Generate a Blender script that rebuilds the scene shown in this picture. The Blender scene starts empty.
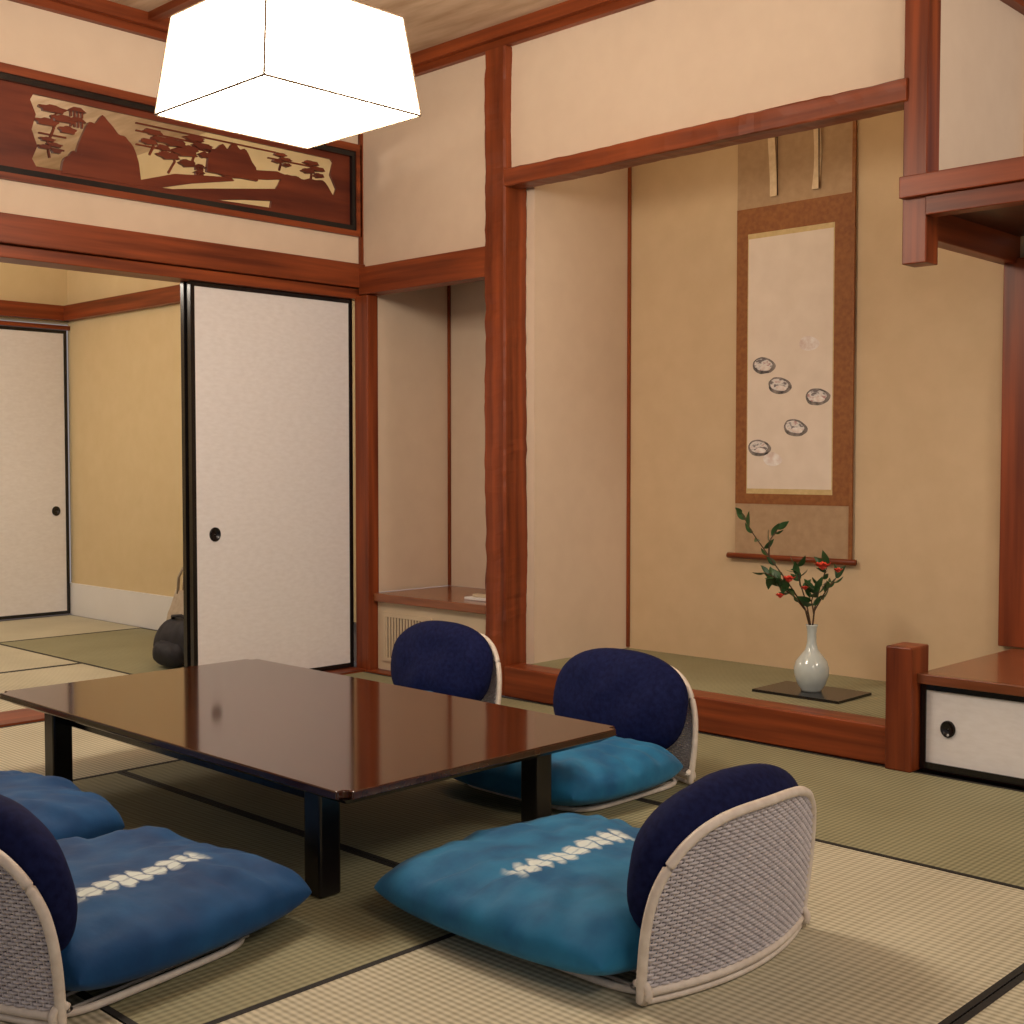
import bpy, bmesh, math, random
from mathutils import Vector, Matrix, noise, Euler
random.seed(7)
scene = bpy.context.scene
try:
    scene.view_settings.view_transform = 'Standard'
    scene.view_settings.look = 'None'
except Exception as e:
    print(e)
COL = scene.collection

# ------------------------------------------------------------------ materials
def newmat(name):
    m = bpy.data.materials.new(name); m.use_nodes = True
    nt = m.node_tree; b = nt.nodes['Principled BSDF']
    return m, nt, b
def ramp(nt, stops):
    r = nt.nodes.new('ShaderNodeValToRGB')
    el = r.color_ramp.elements
    while len(el) < len(stops): el.new(0.5)
    for e, (p, c) in zip(el, stops):
        e.position = p; e.color = (c[0], c[1], c[2], 1)
    return r
def coords(nt, scale=(1, 1, 1), kind='Object'):
    t = nt.nodes.new('ShaderNodeTexCoord'); mp = nt.nodes.new('ShaderNodeMapping')
    mp.inputs['Scale'].default_value = scale
    nt.links.new(t.outputs[kind], mp.inputs['Vector'])
    return mp.outputs['Vector']
def noisemat(name, c1, c2, scale=(4, 4, 4), rough=0.6, bump=0.0, detail=6, nscale=1.0, coat=0, dist=0.002, sheen=0, metallic=0, spec=0.5):
    m, nt, b = newmat(name)
    v = coords(nt, scale)
    n = nt.nodes.new('ShaderNodeTexNoise'); n.inputs['Scale'].default_value = nscale; n.inputs['Detail'].default_value = detail
    nt.links.new(v, n.inputs['Vector'])
    r = ramp(nt, [(0.3, c1), (0.7, c2)])
    nt.links.new(n.outputs['Fac'], r.inputs['Fac'])
    nt.links.new(r.outputs['Color'], b.inputs['Base Color'])
    b.inputs['Roughness'].default_value = rough
    b.inputs['Metallic'].default_value = metallic
    b.inputs['Specular IOR Level'].default_value = spec
    b.inputs['Coat Weight'].default_value = coat
    b.inputs['Coat Roughness'].default_value = 0.08
    b.inputs['Sheen Weight'].default_value = sheen
    if bump:
        bp = nt.nodes.new('ShaderNodeBump'); bp.inputs['Strength'].default_value = bump; bp.inputs['Distance'].default_value = dist
        nt.links.new(n.outputs['Fac'], bp.inputs['Height']); nt.links.new(bp.outputs['Normal'], b.inputs['Normal'])
    return m
WA, WB = (0.110, 0.020, 0.0055), (0.31, 0.066, 0.017)
woodX = noisemat('wood_red_x', WA, WB, (1.2, 26, 26), 0.40, 0.25, spec=0.35)
woodY = noisemat('wood_red_y', WA, WB, (26, 1.2, 26), 0.40, 0.25, spec=0.35)
woodZ = noisemat('wood_red_z', WA, WB, (22, 22, 1.0), 0.40, 0.25, spec=0.35)
woodDark = noisemat('wood_dark', (0.035, 0.010, 0.005), (0.085, 0.022, 0.010), (20, 20, 1.2), 0.4, 0.1)
ranmaWood = noisemat('wood_ranma', (0.085, 0.015, 0.007), (0.19, 0.038, 0.014), (14, 1.5, 14), 0.5, 0.2, spec=0.3)
shelfWood = noisemat('wood_shelf', (0.17, 0.05, 0.018), (0.32, 0.105, 0.038), (2, 25, 25), 0.25, 0.1, coat=0.3)
ceilWood = noisemat('wood_ceiling', (0.42, 0.28, 0.17), (0.64, 0.48, 0.34), (3, 14, 3), 0.6, 0.2)
plaster = noisemat('plaster_peach', (0.70, 0.555, 0.42), (0.73, 0.585, 0.445), (9, 9, 9), 0.9, 0.12, dist=0.001)
plasterOchre = noisemat('plaster_ochre', (0.62, 0.46, 0.28), (0.66, 0.495, 0.31), (9, 9, 9), 0.9, 0.12, dist=0.001)
plasterYel = noisemat('plaster_yellow', (0.68, 0.53, 0.29), (0.71, 0.56, 0.32), (9, 9, 9), 0.9, 0.1, dist=0.001)
paper = noisemat('fusuma_paper', (0.76, 0.73, 0.72), (0.82, 0.795, 0.79), (20, 24, 60), 0.75, 0.35, dist=0.0015)
white = noisemat('white_board', (0.78, 0.76, 0.73), (0.82, 0.80, 0.77), (3, 3, 3), 0.6)
cream = noisemat('cream_panel', (0.62, 0.50, 0.34), (0.68, 0.55, 0.39), (5, 5, 5), 0.6)
black = noisemat('black_lacquer', (0.006, 0.005, 0.005), (0.010, 0.008, 0.008), (5, 5, 5), 0.22)
tabletop = noisemat('table_lacquer', (0.034, 0.008, 0.003), (0.064, 0.017, 0.006), (2.0, 30, 30), 0.09, 0.02, coat=0.3)
rattan = noisemat('rattan_pale', (0.70, 0.61, 0.52), (0.84, 0.76, 0.67), (40, 40, 40), 0.5, 0.2)
wick = noisemat('wicker_weave', (0.50, 0.46, 0.48), (0.68, 0.64, 0.66), (60, 60, 60), 0.6, 0.2)
navy = noisemat('navy_cloth', (0.004, 0.006, 0.040), (0.009, 0.014, 0.070), (60, 60, 60), 0.85, 0.4, spec=0.15)
hemp = noisemat('tatami_border', (0.010, 0.010, 0.010), (0.022, 0.02, 0.016), (80, 80, 80), 0.8)
celadon = noisemat('celadon_glaze', (0.52, 0.58, 0.56), (0.60, 0.66, 0.63), (12, 12, 12), 0.18, coat=0.5)
leafm = noisemat('leaf_green', (0.015, 0.05, 0.015), (0.04, 0.11, 0.03), (20, 20, 20), 0.4)
redm = noisemat('flower_red', (0.60, 0.025, 0.015), (0.80, 0.08, 0.04), (20, 20, 20), 0.5)
twig = noisemat('twig', (0.06, 0.03, 0.015), (0.10, 0.06, 0.03), (20, 20, 20), 0.7)
scrollTan = noisemat('scroll_tan', (0.40, 0.26, 0.145), (0.46, 0.31, 0.18), (30, 30, 30), 0.8)
scrollBrown = noisemat('scroll_brocade', (0.23, 0.075, 0.018), (0.32, 0.12, 0.03), (45, 45, 45), 0.65)
scrollPaper = noisemat('scroll_paper', (0.76, 0.64, 0.52), (0.82, 0.70, 0.58), (10, 10, 10), 0.8)
gold = noisemat('gold_thread', (0.58, 0.42, 0.18), (0.70, 0.52, 0.25), (40, 40, 40), 0.5)
ribbonC = noisemat('ribbon_silk', (0.66, 0.50, 0.30), (0.78, 0.62, 0.42), (40, 40, 40), 0.5)
tote = noisemat('tote_canvas', (0.42, 0.33, 0.24), (0.52, 0.43, 0.32), (30, 30, 30), 0.9, 0.3)
darkcloth = noisemat('bag_dark', (0.008, 0.008, 0.012), (0.02, 0.018, 0.026), (20, 20, 20), 0.7, 0.3)

def tatami(name, c1, c2, along):
    m, nt, b = newmat(name)
    v = coords(nt)
    w = nt.nodes.new('ShaderNodeTexWave'); w.bands_direction = 'X' if along == 'X' else 'Y'
    w.inputs['Scale'].default_value = 17; w.inputs['Distortion'].default_value = 0.25; w.inputs['Detail'].default_value = 1
    w2 = nt.nodes.new('ShaderNodeTexWave'); w2.bands_direction = 'Y' if along == 'X' else 'X'
    w2.inputs['Scale'].default_value = 12; w2.inputs['Distortion'].default_value = 0.3
    n = nt.nodes.new('ShaderNodeTexNoise'); n.inputs['Scale'].default_value = 3.0; n.inputs['Detail'].default_value = 8
    for q in (w, w2, n): nt.links.new(v, q.inputs['Vector'])
    a = nt.nodes.new('ShaderNodeMath'); a.operation = 'MULTIPLY_ADD'; a.inputs[1].default_value = 0.5
    nt.links.new(w.outputs['Fac'], a.inputs[0])
    a2 = nt.nodes.new('ShaderNodeMath'); a2.operation = 'MULTIPLY'; a2.inputs[1].default_value = 0.22
    nt.links.new(w2.outputs['Fac'], a2.inputs[0])
    a3 = nt.nodes.new('ShaderNodeMath'); a3.operation = 'MULTIPLY_ADD'; a3.inputs[1].default_value = 0.4
    nt.links.new(n.outputs['Fac'], a3.inputs[0]); nt.links.new(a2.outputs[0], a3.inputs[2])
    nt.links.new(a3.outputs[0], a.inputs[2])
    r = ramp(nt, [(0.15, c1), (0.85, c2)])
    nt.links.new(a.outputs[0], r.inputs['Fac']); nt.links.new(r.outputs['Color'], b.inputs['Base Color'])
    b.inputs['Roughness'].default_value = 0.7
    bp = nt.nodes.new('ShaderNodeBump'); bp.inputs['Strength'].default_value = 0.6; bp.inputs['Distance'].default_value = 0.003
    nt.links.new(a.outputs[0], bp.inputs['Height']); nt.links.new(bp.outputs['Normal'], b.inputs['Normal'])
    return m
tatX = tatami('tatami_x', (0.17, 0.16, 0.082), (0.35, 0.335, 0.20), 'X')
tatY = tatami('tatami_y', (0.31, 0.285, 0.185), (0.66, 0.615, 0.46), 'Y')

def seatmat(name, c1, c2, band):
    m, nt, b = newmat(name)
    v = coords(nt)
    n = nt.nodes.new('ShaderNodeTexNoise'); n.inputs['Scale'].default_value = 7; n.inputs['Detail'].default_value = 10
    nt.links.new(v, n.inputs['Vector'])
    r = ramp(nt, [(0.3, c1), (0.7, c2)])
    nt.links.new(n.outputs['Fac'], r.inputs['Fac'])
    out = r.outputs['Color']
    if band:
        axis, pos, lo, hi = band   # tie-dyed (shibori) band in the cloth
        t = nt.nodes.new('ShaderNodeTexCoord'); sp = nt.nodes.new('ShaderNodeSeparateXYZ')
        nt.links.new(t.outputs['Object'], sp.inputs[0])
        o = 'Y' if axis == 'X' else 'X'
        def M(op, *args, clamp=False):
            q = nt.nodes.new('ShaderNodeMath'); q.operation = op; q.use_clamp = clamp
            for i, a in enumerate(args):
                if isinstance(a, (int, float)): q.inputs[i].default_value = a
                else: nt.links.new(a, q.inputs[i])
            return q.outputs[0]
        nz = nt.nodes.new('ShaderNodeTexNoise'); nz.inputs['Scale'].default_value = 34; nz.inputs['Detail'].default_value = 3
        nt.links.new(t.outputs['Object'], nz.inputs['Vector'])
        nf = M('SUBTRACT', nz.outputs['Fac'], 0.5)
        so = M('MULTIPLY_ADD', nf, 0.03, sp.outputs[o])
        sa = M('MULTIPLY_ADD', nf, 0.024, sp.outputs[axis])
        ph = M('MULTIPLY', so, 70.0)
        s1 = M('ABSOLUTE', M('SINE', ph))
        ad = M('ABSOLUTE', M('SUBTRACT', sa, pos))
        env = M('MULTIPLY_ADD', s1, 0.022, 0.026)
        f1 = M('DIVIDE', M('SUBTRACT', env, ad), 0.018, clamp=True)
        f2 = M('DIVIDE', M('SUBTRACT', so, lo), 0.03, clamp=True)
        f3 = M('DIVIDE', M('SUBTRACT', hi, so), 0.03, clamp=True)
        gap = M('MULTIPLY_ADD', s1, 2.2, 0.05, clamp=True)
        gap2 = M('MULTIPLY_ADD', M('ABSOLUTE', M('SINE', M('MULTIPLY', ad, 110.0))), 0.9, 0.55, clamp=True)
        f = M('MULTIPLY', M('MULTIPLY', f1, f2), M('MULTIPLY', f3, M('MULTIPLY', gap, gap2)))
        f = M('MULTIPLY', f, M('GREATER_THAN', sp.outputs['Z'], 0.1))
        f = M('MULTIPLY', f, 0.92)
        mx = nt.nodes.new('ShaderNodeMix'); mx.data_type = 'RGBA'
        nt.links.new(f, mx.inputs['Factor']); nt.links.new(out, mx.inputs['A'])
        mx.inputs['B'].default_value = (0.76, 0.84, 0.80, 1)
        out = mx.outputs['Result']
    nt.links.new(out, b.inputs['Base Color'])
    b.inputs['Roughness'].default_value = 0.7; b.inputs['Sheen Weight'].default_value = 0.10
    b.inputs['Specular IOR Level'].default_value = 0.25
    bp = nt.nodes.new('ShaderNodeBump'); bp.inputs['Strength'].default_value = 0.6; bp.inputs['Distance'].default_value = 0.010
    nt.links.new(n.outputs['Fac'], bp.inputs['Height']); nt.links.new(bp.outputs['Normal'], b.inputs['Normal'])
    return m

def emis(name, col, s):
    m, nt, b = newmat(name)
    b.inputs['Base Color'].default_value = (0.9, 0.88, 0.82, 1)
    b.inputs['Emission Color'].default_value = (*col, 1)
    b.inputs['Emission Strength'].default_value = s
    return m

# ------------------------------------------------------------------ geometry helpers
def empty(name, loc=(0, 0, 0), rz=0):
    e = bpy.data.objects.new(name, None); e.location = loc; e.rotation_euler = (0, 0, rz)
    COL.objects.link(e); return e
def obj_from_bm(name, bm, mats, parent=None, smooth=False):
    me = bpy.data.meshes.new(name); bmesh.ops.recalc_face_normals(bm, faces=bm.faces)
    bm.to_mesh(me); bm.free()
    for m in (mats if isinstance(mats, (list, tuple)) else [mats]): me.materials.append(m)
    if smooth:
        for p in me.polygons: p.use_smooth = True
    o = bpy.data.objects.new(name, me); COL.objects.link(o)
    if parent: o.parent = parent
    return o
def addbox(bm, x0, x1, y0, y1, z0, z1, mi=0):
    vs = [bm.verts.new(p) for p in ((x0,y0,z0),(x1,y0,z0),(x1,y1,z0),(x0,y1,z0),(x0,y0,z1),(x1,y0,z1),(x1,y1,z1),(x0,y1,z1))]
    for f in ((0,3,2,1),(4,5,6,7),(0,1,5,4),(1,2,6,5),(2,3,7,6),(3,0,4,7)):
        fc = bm.faces.new([vs[i] for i in f]); fc.material_index = mi
def box(name, x0, x1, y0, y1, z0, z1, mat, parent=None, bevel=0.0):
    bm = bmesh.new(); addbox(bm, x0, x1, y0, y1, z0, z1)
    o = obj_from_bm(name, bm, mat, parent)
    if bevel:
        md = o.modifiers.new('bev', 'BEVEL'); md.width = bevel; md.segments = 2
    return o
def boxes(name, lst, mat, parent=None, bevel=0.0):
    bm = bmesh.new()
    for b in lst: addbox(bm, *b)
    o = obj_from_bm(name, bm, mat, parent)
    if bevel:
        md = o.modifiers.new('bev', 'BEVEL'); md.width = bevel; md.segments = 2
    return o
def tube(bm, pts, r, n=6, closed=False, mi=0):
    pts = [Vector(p) for p in pts]; rings = []
    N = len(pts)
    for i, p in enumerate(pts):
        if closed: t = pts[(i+1) % N] - pts[i-1]
        else: t = pts[min(i+1, N-1)] - pts[max(i-1, 0)]
        if t.length < 1e-9: t = Vector((0, 0, 1))
        t.normalize()
        a = Vector((0, 0, 1)) if abs(t.z) < 0.8 else Vector((0, 1, 0))
        u = t.cross(a).normalized(); w = t.cross(u).normalized()
        rr = r[i] if isinstance(r, (list, tuple)) else r
        rings.append([bm.verts.new(p + u*math.cos(2*math.pi*k/n)*rr + w*math.sin(2*math.pi*k/n)*rr) for k in range(n)])
    for i in range(N if closed else N-1):
        A, B = rings[i], rings[(i+1) % N]
        for k in range(n):
            f = bm.faces.new((A[k], A[(k+1) % n], B[(k+1) % n], B[k])); f.material_index = mi
    if not closed:
        bm.faces.new(rings[0]).material_index = mi; bm.faces.new(rings[-1][::-1]).material_index = mi
def lathe(name, prof, mat, parent=None, n=40, loc=(0, 0, 0)):
    bm = bmesh.new(); rings = []
    for r, z in prof:
        rings.append([bm.verts.new((loc[0]+r*math.cos(2*math.pi*k/n), loc[1]+r*math.sin(2*math.pi*k/n), loc[2]+z)) for k in range(n)])
    for A, B in zip(rings, rings[1:]):
        for k in range(n): bm.faces.new((A[k], A[(k+1) % n], B[(k+1) % n], B[k]))
    bm.faces.new(rings[0][::-1]); bm.faces.new(rings[-1])
    return obj_from_bm(name, bm, mat, parent, True)
def wobbly(name, x0, x1, y0, y1, z0, z1, axis, amp, mat, parent=None, seed=0, n=40):
    """natural hewn timber: squared beam swept along axis with irregular faces"""
    bm = bmesh.new(); rings = []
    lo = {'X': x0, 'Z': z0}[axis]; hi = {'X': x1, 'Z': z1}[axis]
    for i in range(n+1):
        t = lo + (hi-lo)*i/n; ring = []
        if axis == 'Z': base = [(x0, y0), (x1, y0), (x1, y1), (x0, y1)]
        else: base = [(y0, z0), (y1, z0), (y1, z1), (y0, z1)]
        cx = sum(b[0] for b in base)/4; cy = sum(b[1] for b in base)/4
        pts = []
        for k in range(4):
            a, b = base[k], base[(k+1) % 4]
            for s in (0.06, 0.5, 0.94):
                pts.append((a[0]+(b[0]-a[0])*s, a[1]+(b[1]-a[1])*s))
        for j, (a, b) in enumerate(pts):
            nz = noise.noise(Vector((t*2.2+seed, (j//3)*5.3, seed))) * amp + noise.noise(Vector((t*17+seed, (j//2)*3.1+9, seed)))*amp*0.6
            d = Vector((a-cx, b-cy)).normalized()
            a += d.x*nz; b += d.y*nz
            ring.append(bm.verts.new((a, b, t) if axis == 'Z' else (t, a, b)))
        rings.append(ring)
    m = len(rings[0])
    for A, B in zip(rings, rings[1:]):
        for k in range(m): bm.faces.new((A[k], A[(k+1) % m], B[(k+1) % m], B[k]))
    bm.faces.new(rings[0]); bm.faces.new(rings[-1])
    return obj_from_bm(name, bm, mat, parent, False)

LX = -5.47      # left wall plane
BY = 4.45       # back wall plane
CZ = 3.26       # ceiling
AX = -9.00      # far wall of adjacent room
# ------------------------------------------------------------------ floor
box('floor', -9.3, 1.2, -1.6, 5.6, -0.12, -0.03, woodDark)
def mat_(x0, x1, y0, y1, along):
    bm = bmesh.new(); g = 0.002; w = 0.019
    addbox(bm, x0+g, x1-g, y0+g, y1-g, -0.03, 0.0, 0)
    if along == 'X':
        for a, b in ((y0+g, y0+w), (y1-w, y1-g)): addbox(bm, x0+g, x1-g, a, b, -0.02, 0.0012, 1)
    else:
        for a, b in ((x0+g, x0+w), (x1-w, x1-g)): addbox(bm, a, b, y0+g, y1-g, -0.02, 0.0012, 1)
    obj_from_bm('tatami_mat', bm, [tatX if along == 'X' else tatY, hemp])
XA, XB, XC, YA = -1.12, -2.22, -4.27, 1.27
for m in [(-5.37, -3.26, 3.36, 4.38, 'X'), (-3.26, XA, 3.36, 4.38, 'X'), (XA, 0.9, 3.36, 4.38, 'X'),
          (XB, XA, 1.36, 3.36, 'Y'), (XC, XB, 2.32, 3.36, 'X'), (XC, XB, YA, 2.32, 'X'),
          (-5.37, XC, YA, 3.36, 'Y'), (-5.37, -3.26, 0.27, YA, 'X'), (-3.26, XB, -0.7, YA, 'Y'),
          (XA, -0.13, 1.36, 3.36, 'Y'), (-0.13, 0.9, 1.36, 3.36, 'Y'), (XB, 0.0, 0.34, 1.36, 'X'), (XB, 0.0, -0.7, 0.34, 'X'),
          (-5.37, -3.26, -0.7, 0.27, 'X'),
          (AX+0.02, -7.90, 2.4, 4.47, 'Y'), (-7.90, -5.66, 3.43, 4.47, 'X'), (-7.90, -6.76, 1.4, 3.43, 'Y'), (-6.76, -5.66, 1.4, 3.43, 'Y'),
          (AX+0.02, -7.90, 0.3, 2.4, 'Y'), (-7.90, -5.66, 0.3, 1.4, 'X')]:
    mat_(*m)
box('trim_1', LX-0.18, -5.37, -0.7, BY-0.05, -0.03, 0.010, woodY)      # sliding door sill
box('trim_2', -5.37, -4.50, 4.38, 4.46, -0.03, 0.008, woodX)

# ------------------------------------------------------------------ left wall
boxes('wall_left', [(LX-0.12, LX, -0.9, BY, 2.87, CZ), (LX-0.12, LX, -0.9, BY, 2.20, 2.40), (LX-0.12, LX, -0.9, 2.38, 2.40, 2.87),
                    (LX-0.12, LX, 4.40, BY, 2.40, 2.87), (LX-0.12, LX, -0.9, 0.1, 0.0, 2.2)], plaster)
boxes('trim_3', [(LX-0.14, LX+0.035, -0.9, BY-0.0, 2.105, 2.235), (LX-0.14, LX+0.012, -0.9, BY, 2.045, 2.100)], woodY, bevel=0.004)
# ranma carved transom
rn = empty('carved_transom')
boxes('outer_frame', [(LX-0.05, LX+0.02, 2.36, 4.44, 2.845, 2.885), (LX-0.05, LX+0.02, 2.36, 4.44, 2.385, 2.415),
                      (LX-0.05, LX+0.02, 2.36, 2.39, 2.415, 2.845), (LX-0.05, LX+0.02, 4.405, 4.44, 2.415, 2.845)], woodY, rn)
boxes('inner_frame', [(LX-0.045, LX+0.012, 2.39, 4.405, 2.817, 2.845), (LX-0.045, LX+0.012, 2.39, 4.405, 2.415, 2.443),
                      (LX-0.045, LX+0.012, 2.39, 2.415, 2.443, 2.817), (LX-0.045, LX+0.012, 4.38, 4.405, 2.443, 2.817)], black, rn)
jit = [0.0]
def polyX(bm, pts, x0, x1):
    jit[0] += 0.00015
    x0 -= jit[0]; x1 += jit[0]
    A = [bm.verts.new((x0, y, z)) for y, z in pts]; B = [bm.verts.new((x1, y, z)) for y, z in pts]
    bm.faces.new(A); bm.faces.new(B[::-1]); n = len(pts)
    for i in range(n): bm.faces.new((A[i], A[(i+1) % n], B[(i+1) % n], B[i]))
bm = bmesh.new()
x0, x1 = LX-0.028, LX-0.012
polyX(bm, [(2.415, 2.443), (2.62, 2.443), (2.585, 2.50), (2.61, 2.56), (2.585, 2.63), (2.605, 2.70), (2.58, 2.76), (2.61, 2.817), (2.415, 2.817)], x0, x1)
polyX(bm, [(4.38, 2.443), (4.38, 2.817), (4.22, 2.817), (4.27, 2.77), (4.25, 2.70), (4.29, 2.63), (4.26, 2.55), (4.21, 2.50), (4.10, 2.443)], x0, x1)
polyX(bm, [(2.5, 2.79), (4.3, 2.785), (4.3, 2.817), (2.5, 2.817)], x0, x1)
polyX(bm, [(2.5, 2.443), (4.3, 2.443), (4.3, 2.475), (3.5, 2.46), (3.3, 2.475), (3.1, 2.47), (2.5, 2.47)], x0, x1)
def mountain(y0, y1, zb, zt, seed, n=26, pw=0.4):
    pts = [(y0, zb)]
    for i in range(n+1):
        t = i/n; h = (math.sin(math.pi*t)**pw)
        h *= 0.84 + 0.3*noise.noise(Vector((t*6+seed, seed, 0)))
        pts.append((y0+(y1-y0)*t, zb+0.005+(zt-zb)*max(h, 0.02)))
    pts.append((y1, zb)); return pts
polyX(bm, mountain(2.78, 3.12, 2.46, 2.79, 1.3), x0, x1+0.004)
polyX(bm, mountain(2.72, 2.92, 2.46, 2.58, 2.9), x0, x1+0.006)
polyX(bm, mountain(3.48, 3.78, 2.59, 2.77, 8.1), x0, x1+0.004)
polyX(bm, mountain(3.86, 4.32, 2.46, 2.71, 5.7), x0, x1)
polyX(bm, [(3.46, 2.61), (3.9, 2.66), (4.02, 2.64), (3.85, 2.61), (3.6, 2.58)], x0, x1)
polyX(bm, [(3.2, 2.46), (3.5, 2.51), (3.9, 2.57), (4.1, 2.58), (4.1, 2.53), (3.7, 2.485), (3.5, 2.455)], x0, x1)
polyX(bm, [(3.05, 2.47), (3.3, 2.55), (3.62, 2.585), (3.64, 2.57), (3.4, 2.52), (3.2, 2.465)], x0, x1)
def pine(y, z, s, lean=0.3):
    tube(bm, [((x0+x1)/2, y, z), ((x0+x1)/2, y+lean*s*0.4, z+s*0.4), ((x0+x1)/2, y+lean*s*0.2, z+s*0.75), ((x0+x1)/2, y+lean*s, z+s)], 0.007, 5)
    for dy, dz, w in ((-0.25, 0.55, 0.40), (0.35, 0.75, 0.46), (-0.05, 1.0, 0.46), (0.45, 0.42, 0.3)):
        pts = []
        for k in range(14):
            a = 2*math.pi*k/14; r = 1+0.18*math.sin(5*a+y*7)
            pts.append((y+lean*s*0.4+dy*s+math.cos(a)*w*s*r, z+dz*s+math.sin(a)*0.115*s*r))
        polyX(bm, pts, x0, x1)
for a in ((2.67, 2.60, 0.14, 0.4), (2.67, 2.52, 0.08, -0.2), (3.17, 2.62, 0.11, 0.5), (3.27, 2.55, 0.15, 0.6), (3.40, 2.62, 0.12, 0.4), (3.92, 2.67, 0.08, 0.3), (4.12, 2.64, 0.10, 0.2)):
    pine(*a)
def pagoda(y, z, s):
    for k in range(2):
        zz = z+k*s*0.5
        polyX(bm, [(y-s*0.5, zz+s*0.28), (y+s*0.5, zz+s*0.28), (y+s*0.2, zz+s*0.48), (y-s*0.2, zz+s*0.48)], x0, x1)
        for dy in (-0.3, -0.1, 0.1, 0.3): addbox(bm, x0, x1, y+dy*s-0.004, y+dy*s+0.004, zz, zz+s*0.28)
pagoda(2.80, 2.68, 0.09); pagoda(3.44, 2.56, 0.06)
for z, a, b in ((2.72, 3.1, 3.5), (2.69, 3.32, 3.5), (2.755, 3.1, 3.9), (2.62, 2.62, 2.75), (2.56, 2.6, 2.74), (2.50, 3.9, 4.2), (2.72, 3.85, 4.2), (2.655, 3.1, 3.3)):
    addbox(bm, x0+0.001, x1-0.005, a, b, z, z+0.007)
obj_from_bm('carving', bm, ranmaWood, rn)

# fusuma sliding doors
def handle(parent, c, axis, r=0.032):
    bm = bmesh.new(); n = 24
    prof = [(r, 0.0), (r, 0.006), (r*0.82, 0.007), (r*0.75, 0.002), (0.001, 0.002)]
    rings = []
    for rr, h in prof:
        ring = []
        for k in range(n):
            a = 2*math.pi*k/n; p, q = rr*math.cos(a), rr*math.sin(a)*1.12
            ring.append(bm.verts.new((c[0]+h, c[1]+p, c[2]+q) if axis == 'X' else (c[0]+p, c[1]-h, c[2]+q)))
        rings.append(ring)
    for A, B in zip(rings, rings[1:]):
        for k in range(n): bm.faces.new((A[k], A[(k+1) % n], B[(k+1) % n], B[k]))
    obj_from_bm('handle', bm, black, parent, True)
def fusuma(name, xf, y0, y1, z0, z1, hy, hz=0.785):
    e = empty(name)
    box('panel', xf-0.025, xf-0.004, y0+0.01, y1-0.01, z0+0.01, z1-0.01, paper, e)
    w = 0.024
    boxes('frame', [(xf-0.03, xf, y0, y0+w, z0, z1), (xf-0.03, xf, y1-w, y1, z0, z1), (xf-0.03, xf, y0+w, y1-w, z0, z0+w), (xf-0.03, xf, y0+w, y1-w, z1-w, z1)], black, e)
    handle(e, (xf-0.004, hy, hz), 'X')
    return e
fusuma('door_1', LX-0.02, 3.385, 4.40, 0.012, 2.045, 3.515)
fusuma('door_2', LX-0.065, 3.375, 4.39, 0.012, 2.045, 3.51)

# ------------------------------------------------------------------ adjacent room
boxes('wall_adjacent_far', [(AX-0.13, AX, 0, 4.55, 2.19, CZ), (AX-0.13, AX, 0, 2.3, 0, 2.19)], plasterYel)
boxes('wall_adjacent_back', [(AX, LX-0.12, 4.50, 4.62, 0.24, CZ)], plasterYel)
box('baseboard_adjacent', AX, -5.68, 4.48, 4.62, 0.0, 0.24, white)
boxes('trim_4', [(AX, AX+0.06, 0, 4.5, 2.20, 2.31), (AX-0.02, AX+0.04, 0, 4.5, 2.135, 2.165)], woodY)
boxes('trim_5', [(AX, LX-0.12, 4.44, 4.50, 2.20, 2.31)], woodX)
fusuma('door_3', AX+0.03, 3.44, 4.475, 0.01, 2.13, 4.375)
fusuma('door_4', AX-0.01, 2.42, 3.46, 0.01, 2.13, 2.5)

# ------------------------------------------------------------------ back wall
box('corner_post', LX, -5.36, 4.40, 4.475, 0, 2.06, woodZ, bevel=0.004)
box('trim_6', LX, LX+0.02, 4.43, 4.45, 2.22, CZ-0.09, woodZ)
boxes('wall_back', [(LX, -4.40, BY, 4.55, 2.20, CZ), (-4.40, -2.22, BY, 4.55, 2.58, CZ)], plaster)
boxes('trim_7', [(LX+0.03, -4.42, 4.405, 4.50, 2.065, 2.215)], woodX, bevel=0.004)
# recess (small niche)
boxes('wall_recess', [(-5.47, -5.372, 4.48, 5.02, 0.43, 2.26), (-5.47, -4.44, 5.02, 5.12, 0.43, 2.26)], plaster)
box('wall_recess_top', -5.43, -4.44, 4.55, 5.12, 2.26, 2.32, woodDark)
box('trim_8', -5.372, -5.358, 5.005, 5.02, 0.43, 2.26, woodZ)
box('recess_shelf_board', -5.355, -4.46, 4.43, 5.02, 0.385, 0.43, shelfWood, bevel=0.004)
vp = empty('air_vent_panel')
box('panel', -5.355, -4.48, 4.462, 4.50, 0.01, 0.385, cream, vp)
boxes('grille_frame', [(-5.305, -4.905, 4.452, 4.47, 0.305, 0.325), (-5.305, -4.905, 4.452, 4.47, 0.06, 0.08),
                       (-5.305, -5.285, 4.452, 4.47, 0.08, 0.305), (-4.925, -4.905, 4.452, 4.47, 0.08, 0.305)], cream, vp)
box('grille_back', -5.29, -4.92, 4.459, 4.463, 0.08, 0.305, woodDark, vp)
boxes('grille_slats', [(-5.28+i*0.024, -5.268+i*0.024, 4.453, 4.466, 0.08, 0.305) for i in range(15)], cream, vp)
rb = empty('remote_tray')
box('tray', -4.76, -4.56, 4.55, 4.66, 0.43, 0.445, white, rb, 0.004)
box('remote', -4.73, -4.59, 4.58, 4.62, 0.445, 0.46, cream, rb, 0.004)
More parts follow.
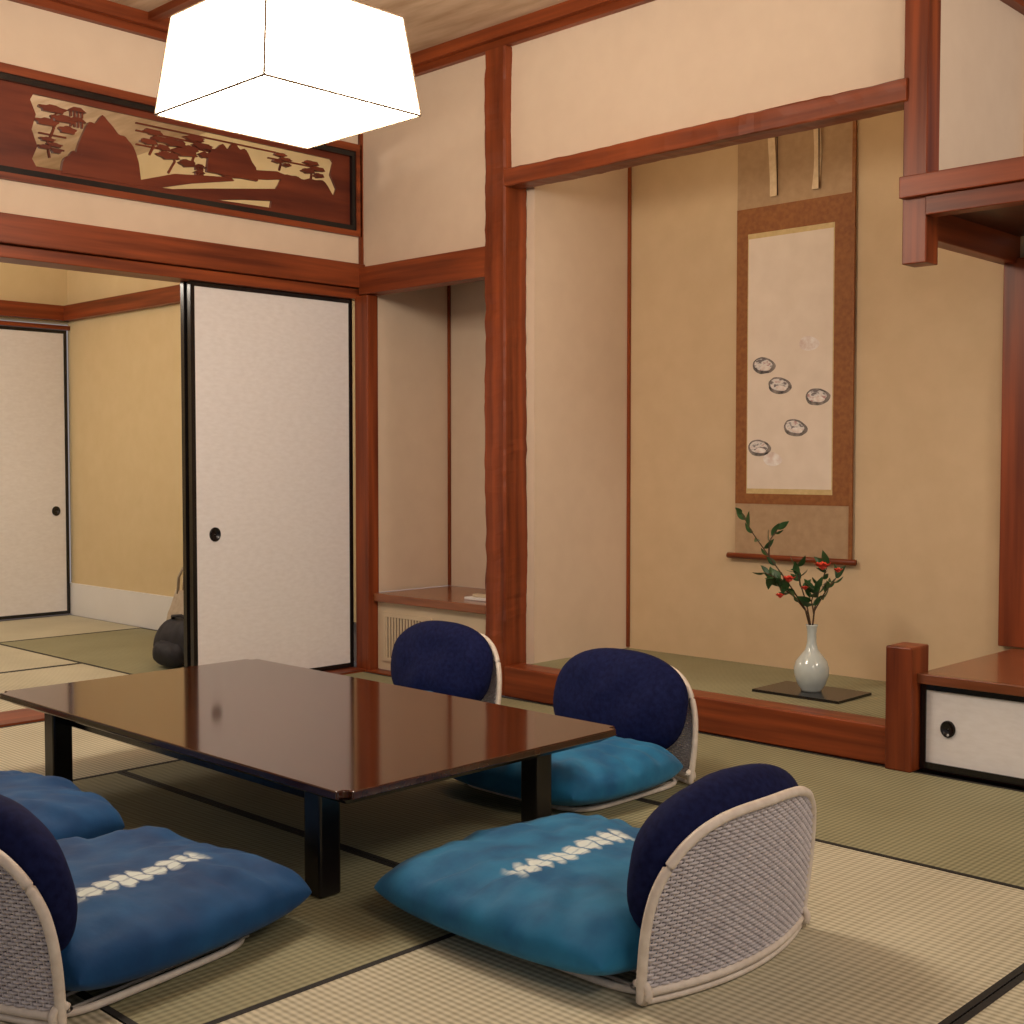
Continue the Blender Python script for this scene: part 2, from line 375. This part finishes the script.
# tokonoma
wobbly('alcove_pillar', -4.455, -4.315, 4.40, 4.565, 0, CZ-0.1, 'Z', 0.010, woodZ, seed=3.3, n=120)
TXL = -4.265
box('wall_alcove_left', -4.42, TXL, 4.56, 5.42, 0.0, 3.05, plaster)
box('wall_alcove_back', TXL, -2.12, 5.30, 5.42, 0.0, 3.05, plasterOchre)
box('wall_alcove_top', -4.42, -1.0, 4.55, 5.9, 3.05, 3.10, ceilWood)
box('trim_9', TXL, TXL+0.015, 5.285, 5.30, 0.155, 3.05, woodZ)
wobbly('alcove_lintel', -4.32, -2.235, 4.40, 4.52, 2.485, 2.57, 'X', 0.007, woodX, seed=8.1, n=60)
box('alcove_floor_edge', -4.31, -2.265, 4.39, 4.52, 0.0, 0.150, woodX, bevel=0.006)
bm = bmesh.new(); addbox(bm, TXL+0.002, -2.18, 4.522, 5.298, 0.0, 0.148)
obj_from_bm('alcove_tatami', bm, tatX)
al = empty('alcove_strip_light')
box('tube', -4.1, -2.4, 4.60, 4.63, 2.80, 2.83, emis('strip_glow', (1.0, 0.76, 0.47), 8), al)
box('housing', -4.12, -2.38, 4.55, 4.60, 2.78, 2.85, white, al)
# hanging post, beams on the right
hp = empty('hanging_post_frame')
box('post', -2.25, -2.155, 4.41, 4.51, 1.885, CZ-0.05, woodZ, hp, 0.004)
box('cross_beam_top', -2.25, -0.9, 4.38, 4.47, 2.125, 2.205, woodX, hp, 0.004)
box('cross_beam_low', -2.155, -0.9, 4.40, 4.47, 2.055, 2.125, woodX, hp, 0.004)
box('side_beam', -2.24, -2.17, 4.51, 5.30, 1.98, 2.12, woodY, hp, 0.004)
box('shelf_board', -2.17, -0.9, 4.47, 5.28, 2.09, 2.12, woodDark, hp)
box('wall_partition', -2.24, -2.165, 4.51, 5.9, 2.12, 3.05, plaster)
box('trim_10', -2.165, -2.125, 4.51, 5.9, 3.0, 3.05, woodY)
box('shelf_alcove_post', -2.225, -2.08, 5.26, 5.40, 0.37, 2.0, woodZ, bevel=0.004)
box('wall_shelf_alcove_back', -2.08, 0.9, 5.30, 5.42, 0.3, 2.09, plasterOchre)
box('stub_post', -2.26, -2.155, 4.34, 4.48, 0.0, 0.465, woodZ, bevel=0.006)
cb = empty('low_cabinet')
box('top_board', -2.155, -0.9, 4.38, 5.25, 0.33, 0.368, shelfWood, cb, 0.004)
box('carcass', -2.155, -0.9, 4.43, 5.25, 0.0, 0.33, woodDark, cb)
boxes('door_frame', [(-2.15, -1.25, 4.405, 4.43, 0.012, 0.036), (-2.15, -1.25, 4.405, 4.43, 0.306, 0.328), (-2.15, -2.13, 4.405, 4.43, 0.036, 0.306), (-1.27, -1.25, 4.405, 4.43, 0.036, 0.306)], black, cb)
box('door_panel', -2.13, -1.27, 4.412, 4.43, 0.036, 0.306, paper, cb)
handle(cb, (-2.045, 4.412, 0.17), 'Y', 0.028)

# ------------------------------------------------------------------ ceiling
box('ceiling', -9.3, 1.0, -0.9, 4.6, CZ, CZ+0.06, ceilWood)
boxes('trim_11', [(LX, LX+0.07, -0.9, BY, CZ-0.06, CZ), (LX, LX+0.035, -0.9, BY, CZ-0.095, CZ-0.06)], woodY)
boxes('trim_12', [(LX, 0.9, BY-0.07, BY, CZ-0.06, CZ), (LX, 0.9, BY-0.035, BY, CZ-0.095, CZ-0.06)], woodX)
boxes('trim_13', [(LX+0.07, 0.9, y, y+0.05, CZ-0.035, CZ) for y in (-0.6, -0.15, 0.3, 0.76, 1.22, 1.68, 2.14, 2.6, 3.12, 3.58)], woodX)

# ------------------------------------------------------------------ pendant lamp
frameW = noisemat('lamp_frame_wood', (0.30, 0.22, 0.15), (0.4, 0.3, 0.2), rough=0.5)
def pendant(cx, cy, zb, s, strength, col):
    e = empty('pendant_lamp', (0, 0, 0))
    h = s/2; d = 0.04; H = 0.315; ht = h-d
    bm = bmesh.new()
    B = [bm.verts.new((cx+a*h, cy+b*h, zb)) for a, b in ((-1,-1),(1,-1),(1,1),(-1,1))]
    T = [bm.verts.new((cx+a*ht, cy+b*ht, zb+H)) for a, b in ((-1,-1),(1,-1),(1,1),(-1,1))]
    bm.faces.new(B[::-1]); bm.faces.new(T)
    for i in range(4): bm.faces.new((B[i], B[(i+1) % 4], T[(i+1) % 4], T[i]))
    bp = [v.co.copy() for v in B]; tp = [v.co.copy() for v in T]
    obj_from_bm('shade', bm, emis('shade_glow', col, strength), e)
    bm = bmesh.new()
    for i in range(4):
        tube(bm, [bp[i], bp[(i+1) % 4]], 0.004, 6); tube(bm, [tp[i], tp[(i+1) % 4]], 0.004, 6); tube(bm, [bp[i], tp[i]], 0.004, 6)
    obj_from_bm('wire_frame', bm, frameW, e)
    bm = bmesh.new(); tube(bm, [(cx, cy, zb+H), (cx, cy, CZ-0.03)], 0.006, 8)
    obj_from_bm('cord', bm, black, e)
    lathe('ceiling_cap', [(0.001, -0.05), (0.04, -0.045), (0.055, -0.01), (0.055, 0)], white, e, 24, (cx, cy, CZ))
    return e
pendant(-3.415, 2.475, 2.28, 0.61, 26, (1.0, 0.85, 0.68))
pendant(-7.4, 2.3, 2.35, 0.55, 25, (1.0, 0.89, 0.75))

# ------------------------------------------------------------------ table
tb = empty('low_dining_table')
TX0, TX1, TY0, TY1, TT = -4.43, -2.445, 1.925, 3.015, 0.33
bm = bmesh.new(); addbox(bm, TX0, TX1, TY0, TY1, TT-0.022, TT)
bmesh.ops.bevel(bm, geom=[e for e in bm.edges if abs(e.verts[0].co.z-e.verts[1].co.z) > 0.01], offset=0.03, segments=5, affect='EDGES')
o = obj_from_bm('top', bm, tabletop, tb); md = o.modifiers.new('b', 'BEVEL'); md.width = 0.004; md.segments = 3
bm = bmesh.new()
rings = []
for dx, z in ((0.012, TT-0.022), (0.05, TT-0.045), (0.10, TT-0.045)):
    rings.append([bm.verts.new(p) for p in ((TX0+dx, TY0+dx, z), (TX1-dx, TY0+dx, z), (TX1-dx, TY1-dx, z), (TX0+dx, TY1-dx, z))])
for A, B in zip(rings, rings[1:]):
    for k in range(4): bm.faces.new((A[k], A[(k+1) % 4], B[(k+1) % 4], B[k]))
bm.faces.new(rings[0]); bm.faces.new(rings[-1][::-1])
obj_from_bm('under_edge', bm, black, tb)
boxes('apron', [(-4.17, -2.70, 2.06, 2.085, TT-0.10, TT-0.045), (-4.17, -2.70, 2.845, 2.87, TT-0.10, TT-0.045),
                (-4.185, -4.16, 2.07, 2.86, TT-0.10, TT-0.045), (-2.71, -2.685, 2.07, 2.86, TT-0.10, TT-0.045)], black, tb)
k = 1
for lx in (-4.17, -2.67):
    for ly in (2.03, 2.865):
        box('leg_%d' % k, lx-0.036, lx+0.036, ly-0.036, ly+0.036, 0.0012, TT-0.045, black, tb, 0.008); k += 1

# ------------------------------------------------------------------ zaisu chairs
HW, HH = 0.335, 0.40
def halfw(z):
    t = max(0.0, min(1.0, z/HH)); p = 3.2
    return (0.315+0.02*min(1, t*1.6)) * (max(0.0, 1-t**p))**(1/p)
def backpt(x, z, off=0.0):
    return Vector((x, -0.07*(x/HW)**2 + 0.05*(z/HH) + off, z))
def make_wicker():
    bm = bmesh.new()
    rows = 44; st = 0.0068
    for r in range(rows):
        z = 0.035 + (HH-0.042)*r/(rows-1); hw = halfw(z)-0.004
        if hw < 0.02: continue
        n = int(hw/st)
        pts = []
        for i in range(-n, n+1):
            o = (1 if (i//2) % 2 == 0 else -1) * (1 if r % 2 == 0 else -1)
            pts.append(backpt(i*st, z, 0.0028*o))
        tube(bm, pts, 0.0038, 4)
    x = -0.31
    while x <= 0.311:
        zt = 0
        for q in range(200):
            z = HH*q/200
            if halfw(z) > abs(x): zt = z
        zs = 0.028
        if zt > 0.05:
            tube(bm, [backpt(x, zs+(zt-zs)*j/10) for j in range(11)], 0.0026, 4)
        x += st*2
    return bm
def outline():
    pts = []
    N = 60
    zz = [HH*math.sin(math.pi/2*i/N) for i in range(N+1)]
    for z in zz: pts.append(backpt(-halfw(z), max(z, 0.012)))
    for z in zz[::-1][1:]: pts.append(backpt(halfw(z), max(z, 0.012)))
    return pts
bmw = make_wicker(); me_w = bpy.data.meshes.new('weave'); bmw.to_mesh(me_w); bmw.free(); me_w.materials.append(wick)
bmf = bmesh.new(); tube(bmf, outline(), 0.0115, 8)
tube(bmf, [backpt(-0.315+0.63*i/20, 0.03) for i in range(21)], 0.0105, 8)
tube(bmf, [backpt(-0.31+0.62*i/20, 0.010) for i in range(21)], 0.008, 8)
base = []
for i in range(48):
    a = 2*math.pi*i/48; c, s = math.cos(a), math.sin(a)
    base.append((0.295*math.copysign(abs(c)**0.35, c), -0.34+0.29*math.copysign(abs(s)**0.35, s), 0.011))
tube(bmf, base, 0.009, 8, closed=True)
for i in range(9):
    x = -0.26+0.065*i; tube(bmf, [(x, -0.62, 0.010), (x, -0.06, 0.010)], 0.004, 6)
for sx in (-1, 1):
    tube(bmf, [backpt(sx*0.315, 0.012)+Vector((0, 0.02*math.sin(t), 0.02-0.02*math.cos(t))) for t in [i*0.5 for i in range(10)]], 0.009, 8)
me_f = bpy.data.meshes.new('frame'); bmesh.ops.recalc_face_normals(bmf, faces=bmf.faces); bmf.to_mesh(me_f); bmf.free(); me_f.materials.append(rattan)
for me in (me_w, me_f):
    for p in me.polygons: p.use_smooth = True

def pillow(seed, a, b, th, pinch, p=3.6, N=60, wr=0.008, ex=0.40, low=0.62, cr=0.14):
    """puffy cushion in XY, thickness along Z"""
    bm = bmesh.new(); top = {}; bot = {}
    for i in range(N+1):
        for j in range(N+1):
            u = -1+2*i/N; v = -1+2*j/N
            u = math.sin(u*math.pi/2); v = math.sin(v*math.pi/2)
            uu = u*(1-cr*v*v*abs(u)); vv = v*(1-cr*u*u*abs(v))
            x = a*uu*(1-pinch*(1-v*v)*abs(u)**2); y = b*vv*(1-pinch*(1-u*u)*abs(v)**2)
            h = ((1-abs(u)**p)*(1-abs(v)**p))**ex if abs(u) < 1 and abs(v) < 1 else 0
            rr = max(abs(u), abs(v)); ang = math.atan2(v, u)
            fold = noise.noise(Vector((math.cos(ang)*7, math.sin(ang)*7, seed+rr*0.8)))*0.034*rr**2*h
            w = noise.noise(Vector((x*5, y*5, seed)))*0.018 + noise.noise(Vector((x*16, y*16, seed+3)))*wr + fold
            ht = th*h + w*min(1, h*1.5)
            edge = i in (0, N) or j in (0, N)
            t = bm.verts.new((x, y, ht if not edge else 0)); top[i, j] = t
            bot[i, j] = t if edge else bm.verts.new((x, y, -th*low*h))
    for i in range(N):
        for j in range(N):
            bm.faces.new((top[i, j], top[i+1, j], top[i+1, j+1], top[i, j+1]))
            bm.faces.new((bot[i, j], bot[i, j+1], bot[i+1, j+1], bot[i+1, j]))
    return bm
def roundcush(seed, a, b, th, N=56, M=18):
    bm = bmesh.new()
    def ring(s, sign):
        out = []
        h = (max(0, 1-s**2.8))**0.5
        for k in range(N):
            t = 2*math.pi*k/N; c, q = math.cos(t), math.sin(t)
            x = a*s*math.copysign(abs(c)**0.82, c); y = b*s*math.copysign(abs(q)**0.82, q)
            w = noise.noise(Vector((x*8, y*8, seed+sign)))*0.018
            out.append(bm.verts.new((x, y, sign*(th*h + w*h))))
        return out
    E = ring(1.0, 1)
    for sign in (1, -1):
        prev = E
        for m in range(M-1, 0, -1):
            s = math.sin(m/M*math.pi/2); R = ring(s, sign)
            for k in range(N): bm.faces.new((prev[k], prev[(k+1) % N], R[(k+1) % N], R[k]))
            prev = R
        c = bm.verts.new((0, 0, sign*th))
        for k in range(N): bm.faces.new((prev[k], prev[(k+1) % N], c))
    return bm
teal1, teal2 = (0.004, 0.085, 0.22), (0.022, 0.215, 0.42)
deep1, deep2 = (0.002, 0.038, 0.14), (0.009, 0.090, 0.25)
def zaisu(loc, rz, seed, c1, c2, band=None, cs=(0, 0), hw=0.38, hd=0.39, th=0.098, cr=0.12):
    e = empty('legless_floor_chair', loc, rz)
    for nm, me in (('wicker_backrest', me_w), ('rattan_frame', me_f)):
        o = bpy.data.objects.new(nm, me); COL.objects.link(o); o.parent = e
    bm = pillow(seed, hw, hd, th, 0.01, low=0.72, cr=cr)
    bmesh.ops.transform(bm, matrix=Matrix.Translation((cs[0], -0.46+cs[1], 0.010+th*0.74)), verts=bm.verts)
    obj_from_bm('seat_cushion', bm, seatmat('seat_cloth_%d' % seed, c1, c2, band), e, True)
    bm = roundcush(seed*1.7, 0.305, 0.195, 0.09)
    M = Matrix.Translation((0, -0.080, 0.262)) @ Matrix.Rotation(math.radians(77), 4, 'X')
    bmesh.ops.transform(bm, matrix=M, verts=bm.verts)
    obj_from_bm('back_cushion', bm, navy, e, True)
R = math.radians
zaisu((-1.565, 2.385, 0), R(-90), 1, teal1, teal2, ('Y', -0.50, -0.18, 0.26), (0.015, -0.03), 0.40, 0.41, 0.095, 0.09)
zaisu((-2.95, 3.69, 0), R(0), 2, teal1, teal2, None, (0.0, 0.055), 0.365, 0.335, 0.092)
zaisu((-4.03, 3.79, 0), R(0), 3, teal1, teal2, None, (0, -0.0), 0.34, 0.345)
zaisu((-2.70, 1.055, 0), R(189), 4, deep1, deep2, ('X', -0.10, -0.62, -0.24), (0.01, 0.02), 0.365, 0.375, 0.098, 0.10)
zaisu((-3.69, 1.03, 0), R(180), 5, deep1, deep2)

# ------------------------------------------------------------------ hanging scroll
sc = empty('hanging_scroll')
SX0, SX1, SY = -3.57, -2.935, 5.285
box('backing', SX0, SX1, SY, SY+0.004, 0.69, 2.95, scrollTan, sc)
box('brocade_border', SX0, SX1, SY-0.002, SY, 0.945, 2.39, scrollBrown, sc)
box('gold_band', SX0+0.065, SX1-0.095, SY-0.003, SY-0.001, 0.995, 2.265, gold, sc)
box('paper', SX0+0.07, SX1-0.10, SY-0.004, SY-0.0015, 1.02, 2.24, scrollPaper, sc)
boxes('side_shadow_strip', [(SX1-0.006, SX1+0.010, SY-0.008, SY+0.004, 0.69, 2.95)], scrollBrown, sc)  # side shadow of the scroll, modelled as a brown strip
bm = bmesh.new(); tube(bm, [(SX0-0.035, SY-0.012, 0.685), (SX1+0.035, SY-0.012, 0.685)], 0.014, 12)
obj_from_bm('roller', bm, woodX, sc, True)
for nm, xx in (('ribbon_1', -3.375), ('ribbon_2', -3.15)):
    bm = bmesh.new()
    prev = None
    for i in range(13):
        z = 2.95-0.52*i/12; y = SY-0.014-0.010*math.sin(i*0.5); dx = 0.012*math.sin(i*0.25)*(1 if nm[-1] == '2' else -1)
        a = bm.verts.new((xx+dx, y, z)); b = bm.verts.new((xx+dx+0.038, y, z))
        if prev: bm.faces.new((prev[0], prev[1], b, a))
        prev = (a, b)
    bmesh.ops.recalc_face_normals(bm, faces=bm.faces)
    bmesh.ops.solidify(bm, geom=bm.faces[:], thickness=0.002)
    obj_from_bm(nm, bm, [ribbonC], sc)
    bm = bmesh.new(); tube(bm, [(xx+0.043, SY-0.014, 2.95), (xx+0.042, SY-0.02, 2.7), (xx+0.042, SY-0.014, 2.43)], 0.003, 5)
    obj_from_bm(nm+'_edge', bm, woodDark, sc)
def shellmat():
    m, nt, b = newmat('painted_shell'); v = coords(nt, (30, 30, 60))
    n = nt.nodes.new('ShaderNodeTexNoise'); n.inputs['Scale'].default_value = 1.0; nt.links.new(v, n.inputs['Vector'])
    r = ramp(nt, [(0.38, (0.20, 0.17, 0.17)), (0.45, (0.68, 0.63, 0.60)), (0.55, (0.80, 0.74, 0.68)), (0.68, (0.50, 0.28, 0.27))])
    nt.links.new(n.outputs['Fac'], r.inputs['Fac']); nt.links.new(r.outputs['Color'], b.inputs['Base Color']); b.inputs['Roughness'].default_value = 0.8
    return m
shm = shellmat(); ink = noisemat('ink', (0.05, 0.045, 0.045), (0.36, 0.30, 0.26), (28, 28, 28), 0.8)
pale = noisemat('pale_shell', (0.66, 0.5, 0.42), (0.92, 0.88, 0.84), (30, 30, 30), 0.8)
def s2x(u, v):
    s = (u-512)/1260; dx, dy = -.696+s*.718, .718+s*.696; t = SY/dy
    return dx*t-0.012, 1.15-(v-462)/1260*t
for i, (u, v, dark) in enumerate(((766, 366, 1), (782, 386, 1), (820, 397, 1), (798, 428, 1), (762, 448, 1), (811, 344, 0), (775, 459, 0))):
    cx, cz = s2x(u, v); bm = bmesh.new()
    tl = random.uniform(-0.2, 0.05)
    def disc(a, b, off, tilt, y, offx=0):
        vs = []
        for k in range(28):
            t = 2*math.pi*k/28; rr = 1+0.06*noise.noise(Vector((math.cos(t)*2, math.sin(t)*2, i)))
            p, q = a*math.cos(t)*rr, b*math.sin(t)*(1-0.15*math.cos(t))*rr
            vs.append(bm.verts.new((cx+offx+p*math.cos(tilt)-q*math.sin(tilt), y, cz+off+p*math.sin(tilt)+q*math.cos(tilt))))
        return vs
    if dark:
        bm.faces.new(disc(0.066, 0.040, 0, tl, SY-0.0045)).material_index = 0
        bm.faces.new(disc(0.052, 0.028, 0.005, tl, SY-0.0052, -0.004)).material_index = 1
        bm.faces.new(disc(0.030, 0.013, -0.012, tl, SY-0.0056, 0.008)).material_index = 2
    else:
        bm.faces.new(disc(0.055, 0.034, 0, tl, SY-0.0045)).material_index = 2
    obj_from_bm('shell_%d' % (i+1), bm, [ink, shm, pale], sc)

# ------------------------------------------------------------------ flower vase
fv = empty('flower_vase')
VX, VY, VZ = -2.845, 4.80, 0.148
box('display_board', VX-0.21, VX+0.21, VY-0.14, VY+0.14, VZ, VZ+0.012, black, None)
VZ += 0.012
lathe('vase', [(0.001, 0), (0.043, 0), (0.045, 0.008), (0.06, 0.03), (0.074, 0.07), (0.075, 0.10), (0.066, 0.13), (0.045, 0.157), (0.027, 0.18), (0.020, 0.21), (0.019, 0.25), (0.023, 0.28), (0.027, 0.287), (0.024, 0.288), (0.016, 0.27)], celadon, fv, 40, (VX, VY, VZ))
RT = Vector((0.718, 0.696, 0)); FW = Vector((0.696, -0.718, 0)); UP = Vector((0, 0, 1))
M0 = Vector((VX, VY, VZ+0.25)); PX = 0.00432
def P(du, dv, dd=0): return M0 + RT*(du*PX) + UP*(dv*PX) + FW*(dd*PX)
branches = [[(0, 0, 0), (-8, 25, 4), (-25, 50, 8), (-45, 78, 6), (-60, 100, 2), (-71, 120, 0)],
            [(0, 0, 0), (2, 25, 2), (8, 48, 0), (14, 68, 4)],
            [(0, 0, 0), (-5, 20, 6), (-20, 38, 10), (-36, 48, 14)],
            [(0, 0, 0), (3, 22, -3), (14, 40, -6), (26, 54, -10)],
            [(-25, 50, 8), (-38, 56, 10), (-50, 62, 14)],
            [(0, 0, 0), (-6, 30, 2), (-12, 52, -4), (-14, 66, -6)],
            [(-45, 78, 6), (-44, 93, 4), (-36, 104, 2)],
            [(0, 0, 0), (0, 20, 8), (-4, 34, 14), (-2, 46, 20)]]
bm = bmesh.new(); bl = bmesh.new(); br = bmesh.new()
def leaf(p, d, s):
    d = d.normalized(); side = d.cross(Vector((random.uniform(-1, 1), random.uniform(-1, 1), random.uniform(0.2, 1)))).normalized(); nn = d.cross(side).normalized()
    L = []; Rr = []; C = []
    for i in range(7):
        t = i/6; w = math.sin(math.pi*t**0.8)*0.22*s
        c = p + d*s*t - nn*0.18*s*t*t
        C.append(bl.verts.new(c)); L.append(bl.verts.new(c+side*w+nn*w*0.3)); Rr.append(bl.verts.new(c-side*w+nn*w*0.3))
    for i in range(6):
        bl.faces.new((C[i], C[i+1], L[i+1], L[i])); bl.faces.new((Rr[i], Rr[i+1], C[i+1], C[i]))
for bi, b in enumerate(branches):
    pts = [P(*q) for q in b]
    sm = []
    for a, c in zip(pts, pts[1:]):
        for t in (0, 0.33, 0.66): sm.append(a.lerp(c, t))
    sm.append(pts[-1])
    tube(bm, sm, [0.0045-0.0025*i/len(sm) for i in range(len(sm))], 6)
    start = 5 if bi not in (4, 6) else 1
    for i in range(start, len(sm)):
        dens = 2
        if bi == 0: dens = 1
        if bi == 6: dens = 1 if i > 2 else 0
        for q in range(dens):
            tdir = (sm[i]-sm[i-1]).normalized()
            d = tdir*0.7 + Vector((random.uniform(-1, 1), random.uniform(-1, 1), random.uniform(-0.7, 0.8)))
            leaf(sm[i], d, random.uniform(0.045, 0.075))
def blossom(p, s):
    for k in range(7):
        a = k*2*math.pi/7; d = Vector((math.cos(a), math.sin(a), 0.7)).normalized()
        side = d.cross(UP).normalized()
        v = [br.verts.new(p), br.verts.new(p+d*s*0.6+side*s*0.45), br.verts.new(p+d*s*1.1), br.verts.new(p+d*s*0.6-side*s*0.45)]
        br.faces.new(v)
    bmesh.ops.create_icosphere(br, subdivisions=1, radius=s*0.45, matrix=Matrix.Translation(p+UP*s*0.3))
for q, s in (((6, 66, 16), 0.044), ((-28, 54, 20), 0.036), ((-36, 38, 18), 0.026), ((24, 62, 6), 0.026), ((-12, 46, 20), 0.022)):
    blossom(P(*q), s)
obj_from_bm('branches', bm, twig, fv, True); obj_from_bm('leaves', bl, leafm, fv, True); obj_from_bm('blossoms', br, redm, fv)

# ------------------------------------------------------------------ bags in the adjacent room
bg = empty('backpack', (-6.24, 3.83, 0.002))
bm = pillow(11, 0.22, 0.15, 0.17, 0.02, 3.5, 28)
bmesh.ops.transform(bm, matrix=Matrix.Translation((0, 0, 0.107)), verts=bm.verts)
obj_from_bm('body', bm, darkcloth, bg, True)
bm = pillow(12, 0.13, 0.07, 0.08, 0.02, 3.5, 20)
bmesh.ops.transform(bm, matrix=Matrix.Translation((0.02, -0.13, 0.07)) @ Matrix.Rotation(0.4, 4, 'X'), verts=bm.verts)
obj_from_bm('pocket', bm, darkcloth, bg, True)
bm = bmesh.new(); tube(bm, [(-0.1, -0.05, 0.24), (-0.06, -0.08, 0.28), (0.03, -0.08, 0.29), (0.08, -0.04, 0.25)], 0.010, 6)
obj_from_bm('strap', bm, darkcloth, bg, True)
tg = empty('tote_bag', (-6.76, 4.13, 0.002))
bm = bmesh.new(); rings = []
for i in range(9):
    t = i/8; w = 0.19-0.06*t; d = 0.11*(1-t)+0.02
    ring = []
    for k in range(20):
        a = 2*math.pi*k/20; c, s = math.cos(a), math.sin(a)
        wob = 1+0.12*noise.noise(Vector((c*2, s*2, t*4)))
        ring.append(bm.verts.new((w*math.copysign(abs(c)**0.5, c)*wob, d*math.copysign(abs(s)**0.5, s)*wob, 0.36*t)))
    rings.append(ring)
for A, B in zip(rings, rings[1:]):
    for k in range(20): bm.faces.new((A[k], A[(k+1) % 20], B[(k+1) % 20], B[k]))
bm.faces.new(rings[0]); bm.faces.new(rings[-1])
obj_from_bm('body', bm, tote, tg, True)
bm = bmesh.new()
for y in (-0.02, 0.02): tube(bm, [(-0.08, y, 0.34), (-0.07, y, 0.44), (-0.02, y, 0.50), (0.03, y, 0.46), (0.06, y, 0.34)], 0.009, 6)
obj_from_bm('handles', bm, tote, tg, True)

# ------------------------------------------------------------------ lights / world / camera
w = bpy.data.worlds.new('world'); scene.world = w; w.use_nodes = True
w.node_tree.nodes['Background'].inputs[0].default_value = (0.94, 0.85, 0.83, 1)
w.node_tree.nodes['Background'].inputs[1].default_value = 0.29
def area(name, loc, tgt, e, size):
    ld = bpy.data.lights.new(name, 'AREA'); ld.energy = e; ld.size = size; ld.color = (1, 0.84, 0.69)
    lo = bpy.data.objects.new(name, ld); COL.objects.link(lo); lo.location = loc
    lo.rotation_euler = (Vector(tgt)-Vector(loc)).to_track_quat('-Z', 'Y').to_euler()
area('alcove_fill', (0.7, 1.2, 2.9), (-2.4, 4.6, 1.9), 32, 1.0)  # unseen fill, added to brighten the right alcove side
area('partition_fill', (0.7, 3.7, 2.8), (-2.3, 5.1, 2.4), 38, 0.8)  # added fill outside the frame, lifts the grey partition wall

cd = bpy.data.cameras.new('camera'); cam = bpy.data.objects.new('camera', cd); COL.objects.link(cam)
cd.sensor_width = 36; cd.lens = 1260/1024*36; cd.clip_start = 0.05
cam.location = (0, 0, 1.15); cam.rotation_euler = (math.radians(90-2.27), 0, math.radians(44.1))
scene.camera = cam
